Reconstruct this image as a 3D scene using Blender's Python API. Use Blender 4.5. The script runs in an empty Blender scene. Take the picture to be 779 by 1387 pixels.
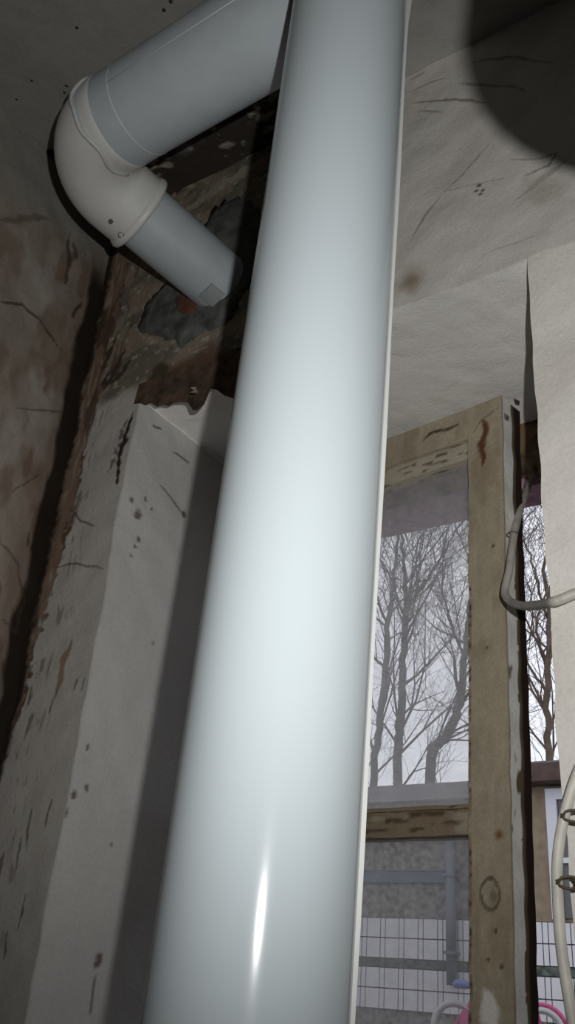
import bpy, bmesh, math, random
import numpy as np
from mathutils import Vector, Matrix

# ------------------------------------------------------------------ camera
F_PX, CX, CY = 1235.0, 389.5, 693.5            # focal length in px of the 779 x 1387 frame
# world axes: X along the window wall, Y through it to the yard, Z up; eye at the origin
R = np.array([[0.8351097918, -0.2039525760, -0.5108766802],
              [0.5452913672,  0.4292531615,  0.7199993390],
              [0.0724497102, -0.8798551415,  0.4696870974]])
scene = bpy.context.scene
col = scene.collection
cam_d = bpy.data.cameras.new('camera'); cam = bpy.data.objects.new('camera', cam_d); col.objects.link(cam)
cam_d.sensor_fit = 'VERTICAL'; cam_d.sensor_height = 24.0; cam_d.lens = 24.0 * F_PX / 1387.0
cam_d.clip_start = 0.01; cam_d.clip_end = 300
rt, dn, fw = R[:, 0], R[:, 1], R[:, 2]
cam.matrix_world = Matrix(((rt[0], -dn[0], -fw[0], 0), (rt[1], -dn[1], -fw[1], 0), (rt[2], -dn[2], -fw[2], 0), (0, 0, 0, 1)))
scene.camera = cam

# ------------------------------------------------------------------ sky, flash, exposure
world = bpy.data.worlds.new('overcast'); scene.world = world; world.use_nodes = True
wn = world.node_tree.nodes; wn.clear()
w_out = wn.new('ShaderNodeOutputWorld'); w_bg = wn.new('ShaderNodeBackground')
w_bg.inputs['Color'].default_value = (0.82, 0.84, 0.92, 1); w_bg.inputs['Strength'].default_value = 1.16
world.node_tree.links.new(w_bg.outputs[0], w_out.inputs[0])

fl_d = bpy.data.lights.new('camera_flash', 'SPOT')           # the camera's own flash, right of the lens
fl_d.energy = 26.0; fl_d.color = (1.0, 0.985, 0.96); fl_d.shadow_soft_size = 0.005
fl_d.spot_size = math.radians(116); fl_d.spot_blend = 1.0
flash = bpy.data.objects.new('camera_flash', fl_d); col.objects.link(flash)
FLASH = Vector((0.053, -0.003, 0.065))
flash.location = FLASH
aim = Vector(R @ np.array([430 - CX, 480 - CY, F_PX])).normalized()
flash.rotation_euler = aim.to_track_quat('-Z', 'Y').to_euler()

vs = scene.view_settings
vs.view_transform = 'Standard'; vs.look = 'None'; vs.exposure = 0.0; vs.gamma = 1.0; vs.use_curve_mapping = False

# ------------------------------------------------------------------ measuring helpers (photo point -> point on a real plane)
def ray(u, v): return R @ np.array([u - CX, v - CY, F_PX])
def on_y(u, v, y): d = ray(u, v); return d * (y / d[1])
def on_x(u, v, x): d = ray(u, v); return d * (x / d[0])
def on_z(u, v, z): d = ray(u, v); return d * (z / d[2])

# ------------------------------------------------------------------ numpy noise
def _h(ix, iy, iz, s):
    n = (ix.astype(np.int64) * 374761393 + iy.astype(np.int64) * 668265263 + iz.astype(np.int64) * 2147483647 + s * 974711) & 0xffffffff
    n = ((n ^ (n >> 13)) * 1274126177) & 0xffffffff
    n = (n ^ (n >> 16)) & 0xffffff
    return n / float(0xffffff)
def vnoise(P, scale, seed=0):
    Q = P * scale; I = np.floor(Q); f = Q - I; f = f * f * (3 - 2 * f)
    I = I.astype(np.int64); out = 0
    for dx in (0, 1):
        wx = f[:, 0] if dx else 1 - f[:, 0]
        for dy in (0, 1):
            wy = f[:, 1] if dy else 1 - f[:, 1]
            for dz in (0, 1):
                wz = f[:, 2] if dz else 1 - f[:, 2]
                out = out + wx * wy * wz * _h(I[:, 0] + dx, I[:, 1] + dy, I[:, 2] + dz, seed)
    return out
def fbm(P, scale, seed=0, octv=4):
    a, s, t, w = 0.5, scale, 0, 0
    for k in range(octv):
        t = t + a * vnoise(P, s, seed + k * 17); w += a; a *= 0.5; s *= 2.03
    return t / w
def sstep(a, b, x):
    t = np.clip((x - a) / (b - a), 0, 1); return t * t * (3 - 2 * t)
def seg_dist(q, pts):
    """distance of 2-d points q to a polyline, and the run along it (0..1)"""
    best = np.full(len(q), 1e9); run = np.zeros(len(q)); n = len(pts) - 1
    for i in range(n):
        a = np.array(pts[i]); b = np.array(pts[i + 1]); ab = b - a
        t = np.clip(((q - a) @ ab) / (ab @ ab), 0, 1)
        d = np.hypot(*(q - a - t[:, None] * ab).T)
        m = d < best; best[m] = d[m]; run[m] = (i + t[m]) / n
    return best, run
def mixc(C, colr, m):
    m = np.clip(m, 0, 1)[:, None]; return C * (1 - m) + np.array(colr) * m

# ------------------------------------------------------------------ mesh helpers
def empty(name, loc=(0, 0, 0)):
    o = bpy.data.objects.new(name, None); col.objects.link(o); o.location = loc; o.empty_display_size = 0.05
    return o
def tag(o, label=None, cat=None, group=None, kind=None):
    if label: o['label'] = label
    if cat: o['category'] = cat
    if group: o['group'] = group
    if kind: o['kind'] = kind
    return o
def link_mesh(name, me, mat, parent=None, smooth=False):
    if mat: me.materials.append(mat)
    if smooth:
        for p in me.polygons: p.use_smooth = True
    o = bpy.data.objects.new(name, me); col.objects.link(o)
    if parent:
        o.parent = parent
        o.matrix_parent_inverse = Matrix.Translation(-Vector(parent.location)) if parent.type == 'EMPTY' and parent.parent is None else Matrix()
    return o
def pydata(name, V, Fc, mat, parent=None, smooth=False):
    me = bpy.data.meshes.new(name); me.from_pydata([tuple(v) for v in V], [], Fc); me.update()
    return link_mesh(name, me, mat, parent, smooth)
def box_data(x0, x1, y0, y1, z0, z1):
    V = [(x, y, z) for z in (z0, z1) for y in (y0, y1) for x in (x0, x1)]
    Fc = [(0, 2, 3, 1), (4, 5, 7, 6), (0, 1, 5, 4), (2, 6, 7, 3), (0, 4, 6, 2), (1, 3, 7, 5)]
    return V, Fc
def box(name, dims, mat, parent=None, bevel=0.0):
    bm = bmesh.new(); V, Fc = box_data(*dims); vv = [bm.verts.new(v) for v in V]
    for f in Fc: bm.faces.new([vv[i] for i in f])
    bmesh.ops.recalc_face_normals(bm, faces=bm.faces)
    if bevel: bmesh.ops.bevel(bm, geom=list(bm.edges), offset=bevel, segments=2, affect='EDGES', profile=0.6)
    me = bpy.data.meshes.new(name); bm.to_mesh(me); bm.free()
    return link_mesh(name, me, mat, parent)
def catmull(P, n=8):
    P = [np.array(p, float) for p in P]; Q = [2 * P[0] - P[1]] + P + [2 * P[-1] - P[-2]]; out = []
    for i in range(1, len(Q) - 2):
        for k in range(n):
            t = k / n
            out.append(0.5 * (2 * Q[i] + (Q[i + 1] - Q[i - 1]) * t + (2 * Q[i - 1] - 5 * Q[i] + 4 * Q[i + 1] - Q[i + 2]) * t * t + (3 * Q[i] - Q[i - 1] - 3 * Q[i + 1] + Q[i + 2]) * t ** 3))
    out.append(P[-1]); return out
def tube_data(path, radii, seg=16, cap=True, V=None, Fc=None):
    V = [] if V is None else V; Fc = [] if Fc is None else Fc
    path = [np.array(p, float) for p in path]; n = len(path)
    if np.isscalar(radii): radii = [radii] * n
    T = []
    for i in range(n):
        t = path[min(i + 1, n - 1)] - path[max(i - 1, 0)]; l = np.linalg.norm(t); T.append(t / l if l > 1e-12 else T[-1])
    a = np.array([0, 0, 1.0]) if abs(T[0][2]) < 0.9 else np.array([1.0, 0, 0])
    nrm = np.cross(T[0], a); nrm /= np.linalg.norm(nrm); base = len(V)
    for i in range(n):
        nrm = nrm - T[i] * (nrm @ T[i]); nrm /= np.linalg.norm(nrm); b = np.cross(T[i], nrm)
        for k in range(seg):
            an = 2 * math.pi * k / seg
            V.append(path[i] + radii[i] * (math.cos(an) * nrm + math.sin(an) * b))
    for i in range(n - 1):
        for k in range(seg):
            k2 = (k + 1) % seg; p = base + i * seg; q = p + seg
            Fc.append((p + k, p + k2, q + k2, q + k))
    if cap:
        Fc.append(tuple(base + k for k in reversed(range(seg)))); Fc.append(tuple(base + (n - 1) * seg + k for k in range(seg)))
    return V, Fc
def tube(name, path, radii, mat, parent=None, seg=16, cap=True):
    V, Fc = tube_data(path, radii, seg, cap); o = pydata(name, V, Fc, mat, parent, True)
    if cap:
        me = o.data; n = len(me.polygons); me.polygons[n - 1].use_smooth = False; me.polygons[n - 2].use_smooth = False
    return o

# a sheet made of grid patches with per-vertex paint; displacement is a field of position so patches meet
class Sheet:
    def __init__(s): s.V = []; s.F = []; s.n = 0
    def patch(s, o, U, W, us, ws):
        o, U, W = np.array(o, float), np.array(U, float), np.array(W, float)
        us, ws = np.array(us), np.array(ws); a, b = len(us), len(ws)
        P = o + us[None, :, None] * U + ws[:, None, None] * W
        s.V.append(P.reshape(-1, 3)); i = np.arange(a * b).reshape(b, a) + s.n
        s.F.append(np.stack([i[:-1, :-1], i[:-1, 1:], i[1:, 1:], i[1:, :-1]], -1).reshape(-1, 4)); s.n += a * b
    def build(s, name, mat, paint=None, disp=None, parent=None, smooth=True):
        V = np.concatenate(s.V); Fc = np.concatenate(s.F)
        C = paint(V) if paint else None
        if disp: V = V + disp(V)
        me = bpy.data.meshes.new(name); me.vertices.add(len(V)); me.vertices.foreach_set('co', V.astype(np.float32).ravel())
        me.loops.add(len(Fc) * 4); me.loops.foreach_set('vertex_index', Fc.astype(np.int32).ravel())
        me.polygons.add(len(Fc)); me.polygons.foreach_set('loop_start', np.arange(0, len(Fc) * 4, 4, dtype=np.int32))
        me.polygons.foreach_set('loop_total', np.full(len(Fc), 4, np.int32))
        if smooth: me.polygons.foreach_set('use_smooth', np.ones(len(Fc), bool))
        if C is not None:
            at = me.color_attributes.new('paint', 'FLOAT_COLOR', 'POINT')
            at.data.foreach_set('color', np.concatenate([C, np.ones((len(C), 1))], 1).astype(np.float32).ravel())
        me.update(); me.validate()
        return link_mesh(name, me, mat, parent)
def spans(*seg):
    """(a, b, step) runs -> one increasing list"""
    out = []
    for a, b, st in seg:
        n = max(1, int(round((b - a) / st))); out += list(np.linspace(a, b, n + 1)[(1 if out else 0):])
    return out
def grid_box(name, d, step, mat, paint, parent, disp=None):
    x0, x1, y0, y1, z0, z1 = d; s = Sheet()
    X, Y, Z = (spans((0, b - a, step)) for a, b in ((x0, x1), (y0, y1), (z0, z1)))
    ex, ey, ez = (1, 0, 0), (0, 1, 0), (0, 0, 1)
    s.patch((x0, y0, z0), ex, ez, X, Z); s.patch((x0, y1, z0), ez, ex, Z, X)
    s.patch((x1, y0, z0), ey, ez, Y, Z); s.patch((x0, y0, z0), ez, ey, Z, Y)
    s.patch((x0, y0, z1), ex, ey, X, Y); s.patch((x0, y0, z0), ey, ex, Y, X)
    return s.build(name, mat, paint, disp, parent)

# ------------------------------------------------------------------ materials
def new_mat(name):
    m = bpy.data.materials.new(name); m.use_nodes = True; nt = m.node_tree
    return m, nt, nt.nodes['Principled BSDF']
def pmat(name, c, rough=0.6, noise=None, amt=0.25, bump=0.0, bscale=80.0, metal=0.0, coat=0.0, spec=None):
    m, nt, b = new_mat(name); b.inputs['Base Color'].default_value = (*c, 1); b.inputs['Roughness'].default_value = rough
    b.inputs['Metallic'].default_value = metal; b.inputs['Coat Weight'].default_value = coat
    if spec is not None: b.inputs['Specular IOR Level'].default_value = spec
    tc = nt.nodes.new('ShaderNodeTexCoord')
    if noise:
        n = nt.nodes.new('ShaderNodeTexNoise'); n.inputs['Scale'].default_value = noise; n.inputs['Detail'].default_value = 6
        nt.links.new(tc.outputs['Object'], n.inputs['Vector'])
        r = nt.nodes.new('ShaderNodeMapRange'); r.inputs[1].default_value = 0.3; r.inputs[2].default_value = 0.7
        r.inputs[3].default_value = 1 - amt; r.inputs[4].default_value = 1 + amt * 0.6; nt.links.new(n.outputs[0], r.inputs[0])
        mx = nt.nodes.new('ShaderNodeVectorMath'); mx.operation = 'SCALE'; mx.inputs[0].default_value = c
        nt.links.new(r.outputs[0], mx.inputs['Scale']); nt.links.new(mx.outputs[0], b.inputs['Base Color'])
    if bump:
        n2 = nt.nodes.new('ShaderNodeTexNoise'); n2.inputs['Scale'].default_value = bscale; n2.inputs['Detail'].default_value = 5
        nt.links.new(tc.outputs['Object'], n2.inputs['Vector'])
        bp = nt.nodes.new('ShaderNodeBump'); bp.inputs['Strength'].default_value = bump; bp.inputs['Distance'].default_value = 0.004
        nt.links.new(n2.outputs[0], bp.inputs['Height']); nt.links.new(bp.outputs[0], b.inputs['Normal'])
    return m
def painted_mat(name, rough, fine, famt, b1, d1, s1, b2, d2, s2):
    """albedo from the 'paint' attribute, broken up by fine noise; two scales of relief"""
    m, nt, b = new_mat(name); N = nt.nodes; L = nt.links; b.inputs['Roughness'].default_value = rough
    b.inputs['Specular IOR Level'].default_value = 0.25
    tc = N.new('ShaderNodeTexCoord'); at = N.new('ShaderNodeAttribute'); at.attribute_name = 'paint'
    n = N.new('ShaderNodeTexNoise'); n.inputs['Scale'].default_value = fine; n.inputs['Detail'].default_value = 8; n.inputs['Roughness'].default_value = 0.65
    L.new(tc.outputs['Object'], n.inputs['Vector'])
    r = N.new('ShaderNodeMapRange'); r.inputs[1].default_value = 0.25; r.inputs[2].default_value = 0.75
    r.inputs[3].default_value = 1 - famt; r.inputs[4].default_value = 1 + famt; L.new(n.outputs[0], r.inputs[0])
    mx = N.new('ShaderNodeVectorMath'); mx.operation = 'SCALE'; L.new(at.outputs['Color'], mx.inputs[0]); L.new(r.outputs[0], mx.inputs['Scale'])
    L.new(mx.outputs[0], b.inputs['Base Color']); prev = None
    for st, di, sc in ((b1, d1, s1), (b2, d2, s2)):
        t = N.new('ShaderNodeTexNoise'); t.inputs['Scale'].default_value = sc; t.inputs['Detail'].default_value = 6
        L.new(tc.outputs['Object'], t.inputs['Vector'])
        bp = N.new('ShaderNodeBump'); bp.inputs['Strength'].default_value = st; bp.inputs['Distance'].default_value = di
        L.new(t.outputs[0], bp.inputs['Height'])
        if prev: L.new(prev.outputs[0], bp.inputs['Normal'])
        prev = bp
    L.new(prev.outputs[0], b.inputs['Normal']); return m
M = {}
M['plaster'] = painted_mat('plaster', 0.75, 260, 0.10, 0.5, 0.006, 28, 0.35, 0.0015, 240)
M['old_wood'] = painted_mat('old_wood', 0.6, 300, 0.16, 0.5, 0.003, 60, 0.4, 0.0008, 500)
M['pipe'] = pmat('white_pipe', (0.405, 0.455, 0.483), 0.16, spec=0.22)
M['pipe_grey'] = pmat('grey_pipe', (0.36, 0.40, 0.425), 0.45, noise=40, amt=0.05)
M['elbow'] = pmat('elbow_plastic', (0.50, 0.505, 0.495), 0.45, noise=30, amt=0.05)
M['film'] = pmat('film_edge', (0.40, 0.41, 0.40), 0.5)
M['tape'] = pmat('silver_tape', (0.26, 0.28, 0.28), 0.5)
M['black'] = pmat('black_rubber', (0.008, 0.008, 0.008), 0.7)
M['mark'] = pmat('dark_mark', (0.06, 0.055, 0.05), 0.8)
M['cement'] = pmat('cement', (0.085, 0.088, 0.082), 0.95, noise=45, amt=0.6, bump=0.6, bscale=90)
M['brick'] = pmat('brick_chip', (0.11, 0.04, 0.025), 0.95, noise=90, amt=0.4)
M['flake'] = pmat('paint_flake', (0.35, 0.31, 0.27), 0.8, noise=120, amt=0.5)
M['flake_dark'] = pmat('paint_flake_back', (0.05, 0.032, 0.024), 0.9, noise=120, amt=0.4)
M['torn'] = pmat('torn_brown_plaster', (0.085, 0.05, 0.032), 0.9, noise=55, amt=0.7, bump=0.5, bscale=120)
M['cable'] = pmat('cable_sheath', (0.46, 0.44, 0.40), 0.5, noise=60, amt=0.18)
M['cable_pale'] = pmat('pale_cable_sheath', (0.62, 0.60, 0.54), 0.5, noise=50, amt=0.15)
M['wire'] = pmat('tie_wire', (0.10, 0.08, 0.05), 0.6)
M['mauve'] = pmat('mauve_paint', (0.42, 0.27, 0.33), 0.7, noise=70, amt=0.35, bump=0.3)
M['floor'] = pmat('floor_boards', (0.16, 0.10, 0.06), 0.6, noise=8, amt=0.4)
M['room_wall'] = pmat('room_plaster', (0.26, 0.235, 0.205), 0.85, noise=6, amt=0.3)

# dusty glass: mostly clear, with a film of dust that catches light from both sides
def dusty_glass(name, tint, lo, hi):
    m = bpy.data.materials.new(name); m.use_nodes = True; nt = m.node_tree; N = nt.nodes; L = nt.links; N.clear()
    out = N.new('ShaderNodeOutputMaterial'); tr = N.new('ShaderNodeBsdfTransparent'); tr.inputs[0].default_value = (*tint, 1)
    df = N.new('ShaderNodeBsdfDiffuse'); df.inputs[0].default_value = (0.84, 0.84, 0.86, 1)
    tl = N.new('ShaderNodeBsdfTranslucent'); tl.inputs[0].default_value = (0.93, 0.94, 0.97, 1)
    gl = N.new('ShaderNodeBsdfGlossy'); gl.inputs['Roughness'].default_value = 0.03
    d2 = N.new('ShaderNodeMixShader'); d2.inputs[0].default_value = 0.55; L.new(df.outputs[0], d2.inputs[1]); L.new(tl.outputs[0], d2.inputs[2])
    tc = N.new('ShaderNodeTexCoord'); n = N.new('ShaderNodeTexNoise'); n.inputs['Scale'].default_value = 25; n.inputs['Detail'].default_value = 9; n.inputs['Roughness'].default_value = 0.7
    L.new(tc.outputs['Object'], n.inputs['Vector'])
    r = N.new('ShaderNodeMapRange'); r.inputs[1].default_value = 0.3; r.inputs[2].default_value = 0.75; r.inputs[3].default_value = lo; r.inputs[4].default_value = hi
    L.new(n.outputs[0], r.inputs[0])
    a = N.new('ShaderNodeMixShader'); L.new(r.outputs[0], a.inputs[0]); L.new(tr.outputs[0], a.inputs[1]); L.new(d2.outputs[0], a.inputs[2])
    b = N.new('ShaderNodeMixShader'); b.inputs[0].default_value = 0.04; L.new(a.outputs[0], b.inputs[1]); L.new(gl.outputs[0], b.inputs[2])
    L.new(b.outputs[0], out.inputs[0]); return m
M['glass'] = dusty_glass('dusty_glass', (0.98, 0.985, 0.985), 0.20, 0.34)
M['glass_grimy'] = dusty_glass('grimy_glass', (0.80, 0.80, 0.80), 0.10, 0.27)

# ------------------------------------------------------------------ the room
XL, YW, ZC, ZF = -1.0, 0.80, 1.225, -1.45       # left wall, window wall, ceiling, floor
XR, YB = 1.55, -1.9                              # right and back walls of the room
OX0, OX1, OZ0, OZ1, YO = -0.862, -0.253, -0.17, 0.789, 1.32   # window opening and its outer end

def plaster_disp(V):
    amp = 0.0032
    D = np.stack([vnoise(V, 9, 3 + k) - 0.5 + 0.4 * (vnoise(V, 30, 31 + k) - 0.5) for k in range(3)], 1) * 2 * amp
    return D

def w2(pts, plane):                              # photo points -> 2-d points on a wall
    if plane == 'y': return [tuple(on_y(u, v, YW)[[0, 2]]) for u, v in pts]
    if plane == 'x': return [tuple(on_x(u, v, XL)[[1, 2]]) for u, v in pts]
    if plane == 'rev': return [tuple(on_x(u, v, OX0)[[1, 2]]) for u, v in pts]
    return [tuple(on_z(u, v, OZ1)[[0, 1]]) for u, v in pts]
def stroke(C, P, Q2, pts, w, colr, amt=1.0, rag=0.5, sc=70, seed=5, taper=True):
    A = np.array(pts); pad = w * 2.6 + 0.002
    sel = np.where((Q2[:, 0] > A[:, 0].min() - pad) & (Q2[:, 0] < A[:, 0].max() + pad) & (Q2[:, 1] > A[:, 1].min() - pad) & (Q2[:, 1] < A[:, 1].max() + pad))[0]
    if not len(sel): return C
    am = amt[sel] if isinstance(amt, np.ndarray) else amt
    Ps = P[sel]; Q = Q2[sel] + (np.stack([fbm(Ps, 45, seed + 70, 2), fbm(Ps, 45, seed + 71, 2)], 1) - 0.5) * min(w * 2.2, 0.012)
    d, t = seg_dist(Q, pts)
    ww = w * (1 + rag * 1.6 * (fbm(Ps, sc, seed, 3) - 0.5)) * (np.sqrt(np.clip(4 * t * (1 - t), 0.05, 1)) if taper else 1)
    C = C.copy(); C[sel] = mixc(C[sel], colr, am * (1 - sstep(ww * 0.5, ww * 1.3, d))); return C
def blotch(C, P, Q2, c, r, colr, amt=1.0, rag=1.1, sc=25, seed=9, soft=0.5):
    q = (Q2 - np.array(c)) / np.array(r); d = np.hypot(q[:, 0], q[:, 1]); sel = np.where(d < 2.2)[0]
    if not len(sel): return C
    d = d[sel] + rag * (fbm(P[sel], sc, seed, 4) - 0.5)
    C = C.copy(); C[sel] = mixc(C[sel], colr, amt * (1 - sstep(1 - soft, 1 + soft * 0.4, d))); return C

DARK = (0.016, 0.010, 0.006); BROWN = (0.13, 0.075, 0.045); TAN = (0.27, 0.22, 0.16); SOOT = (0.03, 0.025, 0.02)
def paint_window_wall(V):
    n1 = fbm(V, 5, 1); n2 = fbm(V, 22, 2); n3 = fbm(V, 110, 4, 3)
    C = np.ones((len(V), 3)) * np.array([0.60, 0.58, 0.545]) * (0.90 + 0.20 * n1)[:, None]
    C = mixc(C, (0.50, 0.475, 0.435), 0.5 * sstep(0.48, 0.66, fbm(V @ np.array([[1, 0, 0], [0, 1, 0], [-0.9, 0, 0.5]]), 14, 6)))
    face = V[:, 1] < YW + 0.004; Q = V[:, [0, 2]]; x, z = V[:, 0], V[:, 2]
    rev = (~face) & (x < OX0 + 0.004); sof = (~face) & (z > OZ1 - 0.004); right = (~face) & (x > OX1 - 0.004)
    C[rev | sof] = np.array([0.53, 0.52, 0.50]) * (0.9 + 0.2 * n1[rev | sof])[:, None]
    F = C.copy(); G = lambda p: w2(p, 'y')
    # dirty, stripped plaster of the corner over the window
    hot = sstep(0.10, -0.02, x + 0.60 + 0.25 * (n1 - 0.5) - 0.35 * (z - 1.0)) * sstep(OZ1 - 0.012, OZ1 + 0.004, z + 0.03 * (n2 - 0.5))
    F = mixc(F, (0.20, 0.16, 0.115), 0.95 * hot); F = mixc(F, (0.13, 0.12, 0.095), hot * sstep(0.45, 0.6, n2)); F = mixc(F, (0.40, 0.37, 0.32), 0.55 * hot * sstep(0.62, 0.72, n3))
    F = stroke(F, V, Q, G([(150, 330), (220, 262), (300, 205), (380, 150), (470, 95)]), 0.036, DARK, 0.97, 0.9, 45, 11, False)
    F = stroke(F, V, Q, G([(240, 262), (330, 195), (400, 150)]), 0.012, (0.36, 0.33, 0.28), 0.7 * (n3 > 0.5), 0.9, 60, 12, False)
    F = stroke(F, V, Q, G([(230, 300), (300, 250), (360, 215)]), 0.012, (0.30, 0.27, 0.22), 0.8, 0.9, 80, 13)
    F = blotch(F, V, Q, G([(255, 512)])[0], (0.10, 0.045), (0.10, 0.055, 0.033), 0.95, 1.0, 25, 14)
    F = blotch(F, V, Q, G([(215, 505)])[0], (0.03, 0.022), (0.06, 0.04, 0.025), 0.9, 1.4, 40, 15)
    F = blotch(F, V, Q, G([(300, 505)])[0], (0.05, 0.03), (0.05, 0.03, 0.02), 0.9, 1.2, 30, 16)
    for k, (a, b) in enumerate((((160, 450), (128, 520)), ((172, 470), (140, 530)), ((150, 500), (122, 552)), ((178, 488), (150, 520)))):
        F = stroke(F, V, Q, G([a, b]), 0.006, SOOT, 0.9, 1.4, 90, 20 + k)
    # left strip beside the reveal: rotten brown along the corner, grey-white towards the reveal
    strip = x < OX0 + 0.01; dz = x - XL
    low = sstep(OZ1 + 0.030, OZ1 + 0.002, z + 0.05 * (n2 - 0.5) - 0.10 * (dz - 0.07))
    F = np.where(strip[:, None], mixc(F, (0.40, 0.385, 0.36), low), F)
    F = mixc(F, (0.10, 0.08, 0.065), 0.75 * strip * low * sstep(0.60, 0.70, fbm(V * [3, 1, 0.45], 60, 41, 3)) * sstep(0.10, 0.04, dz))
    rag = 0.035 * (fbm(V * [1, 1, 0.3], 40, 42) - 0.5) + 0.02 * (n3 - 0.5)
    edge = 0.044 + rag - 0.05 * sstep(0.62, 0.10, z); gr = fbm(V * [2.2, 1, 0.25], 70, 48, 3)
    F = mixc(F, (0.175, 0.115, 0.078), 0.92 * strip * (1 - sstep(edge - 0.004, edge + 0.002, dz)))
    F = mixc(F, (0.30, 0.25, 0.20), 0.7 * strip * (1 - sstep(edge - 0.004, edge + 0.002, dz)) * sstep(0.52, 0.66, gr))
    F = mixc(F, (0.09, 0.05, 0.032), 0.9 * strip * (1 - sstep(0.002, 0.006, np.abs(dz - edge + 0.003))) * sstep(0.42, 0.6, gr))
    F = mixc(F, (0.07, 0.045, 0.03), 0.8 * strip * sstep(0.56, 0.64, fbm(V * [2.0, 1, 0.3], 38, 49)) * sstep(0.13, 0.05, dz) * sstep(0.70, 0.78, z))
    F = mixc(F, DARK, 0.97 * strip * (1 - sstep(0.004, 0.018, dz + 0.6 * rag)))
    F = stroke(F, V, Q, G([(178, 558), (170, 590), (163, 625), (158, 656)]), 0.005, DARK, 0.97, 1.2, 120, 43)
    F = stroke(F, V, Q, G([(170, 570), (158, 612), (150, 640)]), 0.006, SOOT, 0.7 * (n3 > 0.48), 1.5, 160, 44)
    F = stroke(F, V, Q, G([(92, 870), (82, 905), (76, 940)]), 0.007, (0.20, 0.13, 0.09), 0.85, 0.8, 60, 45)
    F = stroke(F, V, Q, G([(95, 690), (110, 705), (131, 714)]), 0.002, SOOT, 0.8, 0.6, 90, 46)
    F = stroke(F, V, Q, G([(75, 768), (105, 765), (140, 771)]), 0.0018, SOOT, 0.7, 0.6, 90, 47)
    for k, (a, b) in enumerate((((114, 915), (109, 935)), ((104, 915), (99, 930)), ((70, 1080), (60, 1120)), ((42, 1095), (36, 1150)), ((30, 1130), (22, 1180)), ((35, 1210), (24, 1260)), ((12, 1260), (4, 1300)), ((72, 940), (64, 970)))):
        F = stroke(F, V, Q, G([a, b]), 0.0019, SOOT, 0.7, 0.9, 90, 50 + k)
    # right of the pipe: fine cracks, scuffs and a rusty smudge
    F = blotch(F, V, Q, G([(558, 378)])[0], (0.022, 0.025), (0.22, 0.16, 0.10), 0.85, 0.8, 60, 60, 0.9)
    for k, (p, w, a) in enumerate((([(664, 192), (628, 232), (600, 262)], 0.0016, 0.75), ([(600, 262), (575, 295), (558, 322)], 0.0022, 0.8),
            ([(602, 258), (645, 248), (688, 240)], 0.0016, 0.65), ([(558, 140), (600, 134), (640, 134), (660, 139)], 0.003, 0.9), ([(562, 149), (585, 150), (602, 151)], 0.002, 0.8),
            ([(553, 124), (585, 110), (604, 104)], 0.0022, 0.65), ([(556, 107), (580, 95)], 0.002, 0.6), ([(690, 216), (735, 212), (757, 205)], 0.0018, 0.8),
            ([(757, 205), (745, 222), (705, 236)], 0.0025, 0.75), ([(770, 216), (735, 235), (700, 268)], 0.006, 0.5), ([(640, 85), (690, 76), (750, 86)], 0.003, 0.7),
            ([(620, 112), (690, 116), (714, 124)], 0.003, 0.7), ([(728, 318), (690, 330), (650, 346)], 0.0016, 0.5), ([(540, 175), (560, 165), (580, 158)], 0.002, 0.3))):
        F = stroke(F, V, Q, G(p), w * 0.75, (0.11, 0.09, 0.07), a * 0.8, 0.9, 120, 70 + k)
    for k, p in enumerate(((650, 250), (655, 257), (646, 258), (652, 262))):
        F = blotch(F, V, Q, G([p])[0], (0.004, 0.003), SOOT, 0.9, 0.8, 200, 90 + k)
    F = blotch(F, V, Q, G([(735, 250)])[0], (0.03, 0.03), (0.36, 0.33, 0.29), 0.6, 1.2, 40, 95, 0.8)
    C = np.where(face[:, None], F, C)
    # reveal: small chips and scratches
    Qr = V[:, [1, 2]]; Gr = lambda p: w2(p, 'rev'); Rv = C.copy()
    for k, (p, r) in enumerate((((186, 698), 0.007), ((196, 676), 0.004), ((205, 690), 0.003), ((188, 732), 0.004), ((183, 742), 0.003), ((178, 755), 0.003), ((250, 697), 0.006), ((178, 678), 0.004), ((207, 870), 0.003), ((118, 1013), 0.004), ((98, 1077), 0.005), ((117, 1069), 0.004), ((148, 1145), 0.003), ((132, 1296), 0.007), ((86, 1100), 0.006))):
        Rv = blotch(Rv, V, Qr, Gr([p])[0], (r, r * 1.3), (0.13, 0.09, 0.075), 0.9, 1.2, 150, 100 + k)
    for k, p in enumerate(([(215, 655), (235, 680), (252, 700)], [(233, 612), (256, 628)], [(205, 575), (218, 582)], [(128, 1300), (120, 1387)])):
        Rv = stroke(Rv, V, Qr, Gr(p), 0.0022, SOOT, 0.7, 0.7, 120, 120 + k)
    C = np.where(rev[:, None], Rv, C)
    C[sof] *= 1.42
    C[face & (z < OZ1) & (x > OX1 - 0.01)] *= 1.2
    return C

s = Sheet()
zf = spans((ZF, -0.25, 0.15), (-0.25, OZ0, 0.02)); zm = spans((OZ0, -0.06, 0.01), (-0.06, OZ1, 0.002)); zt = spans((OZ1, ZC, 0.0018))
xl = spans((XL, OX0, 0.0018)); xm = spans((OX0, OX1, 0.002)); xr = spans((OX1, -0.14, 0.002), (-0.14, XR, 0.12))
ex, ey, ez = (1, 0, 0), (0, 1, 0), (0, 0, 1)
for xs in (xl, xm, xr):
    for zs in (zf, zm, zt):
        if xs is xm and zs is zm: continue
        s.patch((0, YW, 0), ex, ez, xs, zs)
yd = spans((YW, 1.18, 0.004), (1.18, YO, 0.03))
s.patch((OX0, 0, 0), ey, ez, yd, zm); s.patch((OX1, 0, 0), ez, ey, zm, yd)
s.patch((0, 0, OZ1), ex, ey, xm, yd); s.patch((0, 0, OZ0), ey, ex, yd, xm)
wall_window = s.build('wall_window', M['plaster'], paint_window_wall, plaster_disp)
tag(wall_window, 'rough plaster wall with deep window reveal, stained brown over its corner', kind='structure')

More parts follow.
